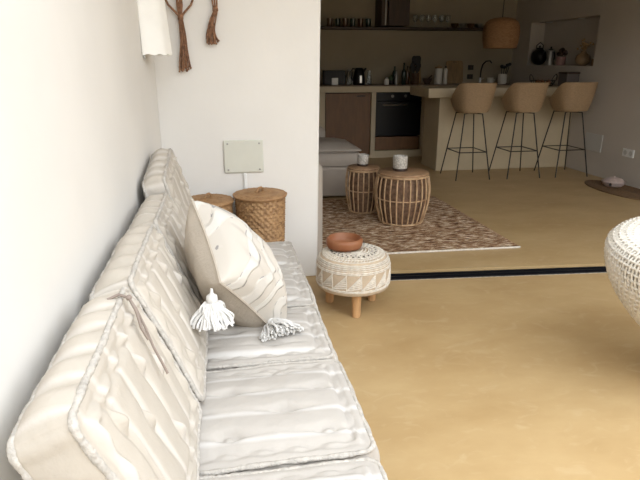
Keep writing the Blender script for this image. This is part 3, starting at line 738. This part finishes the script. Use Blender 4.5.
MB().tube([(-.01,0,.05),(.07,0,.13)], [.016,.009], 10).build('pestle', M['wood_dark'], t)
simple('canister', 'wide cream canister left of the wooden board', 'canister', 3.20,8.17,Z,
   [('body', MB().lathe([(0,0),(.052,0),(.055,.01),(.055,.22),(.05,.225),(0,.225)],28), 'white_ceramic'), ('lid', MB().lathe([(.052,.2255),(.052,.25),(.012,.256),(.012,.27),(0,.275)],24), 'wood_board')])
simple('tall_bottle', 'slim cream bottle between the canister and the wooden board', 'bottle', 3.315,8.18,Z,
   [('body', MB().lathe([(0,0),(.026,0),(.028,.01),(.028,.2),(.02,.225),(0,.23)],24), 'white_ceramic'), ('stopper', MB().lathe([(.015,.2305),(.015,.255),(0,.26)],16), 'wood_dark')])
for zz, l2 in ((1.25,'upper'),(1.115,'lower')):
    t = thing('wall_socket', f'{l2} of two small dark sockets on the kitchen back wall', 'wall socket', (3.845,8.5,zz))
    MB().box(-.045,.045,-.012,-.0005,-.035,.035).build('frame', M['black_matt'], t, bevel=.003)
    MB().lathe([(.022,0),(.02,.0015),(0,.001)],20).xf(Matrix.Translation((0,-.0121,0))@Matrix.Rotation(PI/2,4,'X')).build('insert', M['wood_dark'], t)
t = thing('kitchen_tap', 'dark curved kitchen tap rising behind the stools', 'tap', (3.90,8.25,Z))
MB().lathe([(.026,0),(.026,.012),(.016,.02),(.016,.09),(0,.09)],20).build('base', M['steel'], t)
MB().tube([(0,0,.08),(0,-.01,.2),(.012,-.03,.28),(.04,-.07,.325),(.075,-.12,.33),(.09,-.15,.30)], .010, 10).build('spout', M['black_metal'], t)
MB().tube([(.016,0,.06),(.06,-.01,.085)], .006, 8).build('lever', M['steel'], t)
simple('cup', 'small white cup right of the kitchen tap', 'cup', 4.04,8.2,Z,
   [('cup', MB().lathe([(0,0),(.03,0),(.042,.03),(.045,.09),(.041,.09),(.038,.03),(0,.008)],24), 'white_ceramic'), ('handle', MB().tube([(.043,0,.07),(.066,0,.06),(.062,0,.03),(.04,0,.025)],.005,6), 'white_ceramic')])
t = thing('utensil_crock', 'white crock of dark brushes near the corner of the kitchen', 'utensil holder', (4.19,8.12,Z))
MB().lathe([(0,0),(.055,0),(.065,.02),(.065,.13),(.055,.145),(.05,.145),(.05,.02),(0,.01)],28).build('crock', M['white_ceramic'], t, sharp=60)
for k, (tx, ty, hh) in enumerate(((.02,.0,.24),(.10,.0,.28),(-.01,.02,.25),(.06,-.01,.27))):
    mb = MB().tube([(tx*.3,ty,.02),(tx,ty,hh)], .006, 6); mb.ball((tx,ty,hh), .030,.02,.024, 12, 8); mb.build('brush', M['black_matt'], t)

# shelf items (z = 1.8105)
SZ = 1.8105
def cup0(label, x, mk):
    return simple('tumbler', label, 'tumbler', x, 8.34, SZ, [('glass', MB().lathe([(0,0),(.032,0),(.036,.01),(.042,.11),(.038,.11),(.032,.012),(0,.01)],20), mk), ('content', MB().lathe([(0,.0125),(.029,.0125),(.032,.05),(0,.05)],16), 'wood_board')], 'dark tumblers on the shelf left of the hood')
cl = ['farthest left','second from left','third from left','fourth from left','fifth from left','sixth from left, nearest the hood']
for k in range(6): cup0(f'dark tumbler left of the hood on the shelf, {cl[k]}', 1.60+.112*k, ['brown_glass','green_glass'][k%2])
def wine(x, label):
    return simple('wine_glass', label, 'wine glass', x, 8.36, SZ, [
      ('foot', MB().lathe([(0,0),(.034,0),(.034,.003),(.006,.006),(.0,.006)],20), 'glass'),
      ('stem', MB().tube([(0,0,.006),(0,0,.075)], .004, 8), 'glass'),
      ('bowl', MB().lathe([(.004,.0755),(.03,.09),(.04,.12),(.034,.175),(.032,.175),(.037,.12),(.028,.094),(0,.082)],24), 'glass')], 'wine glasses on the shelf right of the hood')
for k in range(6): wine(2.87+.10*k, f'clear wine glass on the shelf, {["next to the hood","second from the hood","third from the hood","fourth from the hood","fifth from the hood","sixth from the hood, next to the bowls"][k]}')
for k in range(4):
    simple('small_bowl', f'small dark bowl on the shelf beyond the wine glasses, {["first","second","third","last"][k]} counting from the glasses', 'bowl', 3.48+.125*k, 8.36, SZ,
      [('bowl', MB().lathe([(0,0),(.028,0),(.05,.03),(.056,.062),(.052,.062),(.046,.032),(0,.01)],24), ['brown_glass','dull_steel'][k%2])], 'small bowls on the shelf')

# niche things (floor of niche z = 1.29)
NZ = 1.2905
simple('teapot', 'round black teapot at the left end of the wall niche', 'teapot', 4.605,7.88,NZ,
  [('body', MB().ball((0,0,.115),.105,.13,.115), 'black'), ('lid', MB().lathe([(.045,.218),(.04,.235),(.01,.24),(.012,.265),(0,.27)],20), 'black'),
   ('spout', MB().tube([(0,-.11,.10),(0,-.14,.14),(0,-.155,.18)],[.02,.014,.01],10), 'black'), ('handle', MB().tube([(0,.08,.19),(0,.09,.27),(0,.0,.31),(0,-.09,.27),(0,-.08,.19)],.006,8), 'black_metal')])
simple('coffee_pot', 'shiny steel coffee pot second from the left in the wall niche', 'coffee pot', 4.615,7.60,NZ,
  [('body', MB().lathe([(0,0),(.06,0),(.062,.01),(.045,.1),(.058,.19),(0,.2)],12), 'dull_steel'), ('lid', MB().lathe([(.05,.201),(.01,.225),(.012,.245),(0,.25)],12), 'black'), ('handle', MB().tube([(0,-.055,.17),(0,-.10,.165),(0,-.10,.07)],.008,8), 'black_matt')])
simple('small_vase', 'dusty pink cup with dark dried buds in the middle of the wall niche', 'vase', 4.615,7.33,NZ,
  [('cup', MB().lathe([(0,0),(.05,0),(.06,.02),(.062,.11),(.055,.11),(.05,.02),(0,.012)],24), 'pink'),
   ('buds', (lambda mb: [mb.ball((random.uniform(-.05,.05),random.uniform(-.06,.06),.14+random.uniform(0,.06)),.03,nu=10,nv=6) for _ in range(9)] and mb)(MB()), 'wood_dark')])
t = thing('flower_vase', 'round amber vase with dried flowers at the right end of the wall niche', 'vase', (4.625,6.86,NZ))
MB().lathe([(0,0),(.05,0),(.085,.04),(.095,.08),(.08,.125),(.04,.155),(.03,.175),(.036,.185),(.03,.185),(.025,.17),(0,.16)],32).build('vase', M['amber'], t, sharp=60)
mb = MB()
for k in range(26):
    a = random.uniform(0,2*PI); q = random.random(); hx, hy, hz = .05*q*math.cos(a), .16*q*math.sin(a), .25+.09*random.random()-.07*q
    mb.tube([(0,0,.17),(hx*.6,hy*.6,.17+(hz-.17)*.6),(hx,hy,hz)], .0025, 5); mb.ball((hx,hy,hz), .013,nu=8,nv=5)
mb.build('dried_flowers', M['dry_flower'], t)
for (y, l2) in ((7.0,'right'),(7.75,'left')):
    t = thing('niche_spotlight', f'{l2} small recessed spotlight in the top of the wall niche', 'spotlight', (4.63,y,1.8695))
    MB().lathe([(.0,-.002),(.028,-.002),(.03,-.008),(.042,-.008),(.044,0),(.0,0)],28).build('ring', M['steel'], t, sharp=30)
for (x, y, r_, l2) in ((4.63,6.60,.045,'amber'),):
    simple('small_pot', 'little amber pot beside the round vase, at the niche right edge', 'pot', x, y, NZ, [('pot', MB().lathe([(0,0),(.04,0),(.055,.03),(.05,.08),(.044,.08),(.04,.02),(0,.01)],24), 'amber')])

# on the bar : wire basket and box
t = thing('wire_basket', 'dark wire fruit basket on the bar behind the rightmost stool', 'basket', (4.17,6.97,1.0355))
mb = MB()
for k, (rx, ry, z) in enumerate(((.13,.09,.005),(.15,.105,.035),(.165,.12,.07))): mb.tube([(rx*math.cos(2*PI*i/40), ry*math.sin(2*PI*i/40), z) for i in range(40)], .004, 6, closed=True)
for k in range(24):
    a = 2*PI*k/24; mb.tube([(.13*math.cos(a), .09*math.sin(a), .005),(.165*math.cos(a), .12*math.sin(a), .07)], .003, 5)
for k in range(5): mb.tube([(-.11+.055*k,-.075 if k in(1,2,3) else -.045,.005),(-.11+.055*k,.075 if k in (1,2,3) else .045,.005)], .003, 5)
mb.build('frame', M['black_metal'], t)
for s in (-1,1): MB().tube([(s*.155,-.05,.07),(s*.175,-.03,.13),(s*.178,0,.15),(s*.175,.03,.13),(s*.155,.05,.07)], .005, 8).build('handle', M['black_metal'], t)
for k, (x, y, l2) in enumerate(((-.07,0,'left'),(.0,.02,'middle'),(.075,-.01,'right'))):
    simple('fruit', f'dark red fruit in the wire basket, {l2} one', 'fruit', 4.17+x, 6.97+y, 1.0445, [('flesh', MB().ball((0,0,.036),.034,.034,.034,18,10), 'terracotta'), ('stalk', MB().tube([(0,0,.069),(.003,0,.082)],.0025,5), 'wood_dark')])
t = thing('storage_box', 'small dark lidded box on the bar against the right wall', 'box', (4.42,6.80,1.0355))
MB().box(-.085,.085,-.10,.09,0,.155).build('box', M['box_grey'], t, bevel=.004)
MB().box(-.09,.09,-.105,.095,.1555,.178).build('lid', M['wood_dark'], t, bevel=.003)

# ---------------------------------------------------------------- right wall plates, mat, bowl
t = thing('wall_panel', 'square light grey panel low on the right wall beside the last stool', 'wall panel', (4.52,6.25,.395))
MB().box(-.012,-.0005,-.16,.16,-.105,.105).build('panel', M['grey_plastic'], t, bevel=.004)
t = thing('wall_socket', 'white double socket low on the right wall above the round mat', 'wall socket', (4.52,5.62,.36))
MB().box(-.012,-.0005,-.09,.09,-.045,.045).build('frame', M['white_plastic'], t, bevel=.004)
for s in (-1,1): MB().lathe([(.028,0),(.026,.002),(.024,-.001),(0,-.001)],24).xf(Matrix.Translation((-.0125,s*.044,0))@Matrix.Rotation(-PI/2,4,'Y')).build('outlet', M['grey_plastic'], t)
t = thing('floor_mat', 'dark round jute mat on the floor against the right wall', 'mat', (4.275,5.36,0))
mb = MB(); nr = 26
def matf(u, v):
    a = 2*PI*u; k = 1
    x, y = .235*v*math.cos(a), .52*v*math.sin(a)
    return (x, y, .010+.0015*math.sin(v*nr*2*PI))
mb.grid(matf, 64, nr*4, cu=True); mb.grid(lambda u,v: (matf(u,1)[0], matf(u,1)[1], .001+v*.009), 64, 2, cu=True)
mb.build('braid', M['mat_brown'], t, sharp=80)
t = thing('glazed_bowl', 'squat pinkish covered bowl standing on the round mat by the wall', 'bowl', (4.31,5.52,.0125))
MB().lathe([(0,0),(.085,0),(.11,.02),(.125,.055),(.12,.06),(.11,.055),(.08,.02),(0,.015)],40).build('bowl', M['bowl_pet'], t, sharp=60)
MB().lathe([(.108,.0565),(.09,.08),(.05,.095),(.012,.1),(.012,.112),(0,.116)],40).build('lid', M['bowl_pet'], t, sharp=60)
MB().lathe([(.0,0),(.016,0),(.016,.006),(0,.006)],16).xf(Matrix.Translation((-.095,-.075,.035))@Matrix.Rotation(PI/2,4,'X')).build('spout_hole', M['black_matt'], t)

# ---------------------------------------------------------------- white wicker armchair at the right edge
t = thing('wicker_armchair', 'white wicker tub armchair cut off by the right picture edge', 'armchair', (1.975,1.86,0))
RR = .40
def chair_prof(th):
    back = .5+.5*math.cos(th-math.radians(20))           # higher towards the far right side
    zt = .63+.07*back
    P = []
    for k in range(15):                    # outer side going up and leaning out
        q = k/14; P.append((.16+(RR-.16)*math.sin(q*PI/2)**.9, .20+(zt-.055-.20)*q))
    for k in range(1,9):                   # rolled rim
        a = PI*k/8; P.append((RR-.07+.07*math.cos(a), zt-.055+.055*math.sin(a)))
    for k in range(1,9):                   # inside going down
        q = k/8; P.append((RR-.14-.06*q, zt-.055-(zt-.055-.40)*q))
    return P
def cp(th, i, off=0):
    P = chair_prof(th); r_, z = P[i]
    a = P[max(0,i-1)]; b = P[min(len(P)-1,i+1)]
    tx, tz = b[0]-a[0], b[1]-a[1]; l = math.hypot(tx,tz) or 1
    nx, nz = tz/l, -tx/l
    r_ += nx*off; z += nz*off
    return (r_*math.cos(th), r_*math.sin(th), z)
NP = len(chair_prof(0))
mb = MB(); mb.grid(lambda u, v: cp(2*PI*u, round(v*(NP-1)), -.006), 72, NP, cu=True); mb.build('shell', M['white_wicker_gap_shade'], t, sharp=180)
mb = MB()
for k in range(140):
    th = 2*PI*k/140
    mb.tube([cp(th+.012*math.sin(i*.9), i, .0025*(1 if (i+k)%2 else -1)) for i in range(NP)], .0058, 5)
for i in range(0, NP):
    mb.tube([cp(2*PI*k/140+.001, i, .0035*(-1 if (i+k)%2 else 1)) for k in range(140)], .0062, 5, closed=True)
mb.build('weave', M['white_wicker'], t, sharp=180)
MB().lathe([(0,.36),(.20,.36),(.235,.375),(.245,.41),(.235,.44),(.20,.455),(0,.465)],48).build('seat_cushion', M['cushion_white'], t, sharp=180)
for k in range(4):
    a = PI/4+.5+k*PI/2; MB().tube([(.13*math.cos(a),.13*math.sin(a),.21),(.17*math.cos(a),.17*math.sin(a),0.0)], [.018,.014], 10).build('leg', M['white_wicker'], t)
MB().lathe([(.0,.20),(.165,.20),(.17,.21),(.165,.22),(0,.22)],48).build('base_ring', M['white_wicker'], t)

# ---------------------------------------------------------------- camera
f = 560.0; p = math.atan(180/f); fp = f/math.cos(p); yaw = math.atan(103/fp)
cam = bpy.data.cameras.new('camera'); co = bpy.data.objects.new('camera', cam); COL.objects.link(co)
cam.sensor_width = 36; cam.lens = f/640*36; cam.clip_start = .02; cam.clip_end = 100
co.location = (0,0,1.36); co.rotation_euler = (PI/2-p, 0, -yaw)
bpy.context.scene.camera = co

# ---------------------------------------------------------------- light: open terrace sky, roof over part of it
struct(MB().box(-.7,5.2,1.5,3.5,2.76,2.9).build('ceiling', M['plaster']))
struct(MB().box(-1.2,2.2,-2.75,-2.6,0,2.76).build('light_block_front', M['plaster']))  # unseen wall added behind the camera to block low sky light
struct(MB().box(4.9,5.1,1.1,3.245,0,2.75).build('light_block_right', M['plaster']))  # unseen wall added to keep side light out of the kitchen
w = bpy.data.worlds.new('sky'); bpy.context.scene.world = w; w.use_nodes = True
bg = w.node_tree.nodes['Background']; bg.inputs[1].default_value = 1.0
wt = w.node_tree; tc = wt.nodes.new('ShaderNodeTexCoord'); sp = wt.nodes.new('ShaderNodeSeparateXYZ'); wt.links.new(tc.outputs['Generated'], sp.inputs[0])
cr = wt.nodes.new('ShaderNodeValToRGB'); wt.links.new(sp.outputs['Z'], cr.inputs[0]); wt.links.new(cr.outputs[0], bg.inputs[0])
e = cr.color_ramp.elements; e[0].position = .10; e[0].color = (.10,.09,.07,1); e[1].position = .24; e[1].color = (.92,.96,1.0,1)
bg.inputs[1].default_value = 3.2
vs = bpy.context.scene.view_settings
bpy.context.scene.display_settings.display_device = 'sRGB'
vs.view_transform = 'Standard'; vs.look = 'None'; vs.gamma = 1; vs.use_curve_mapping = False; vs.exposure = .53
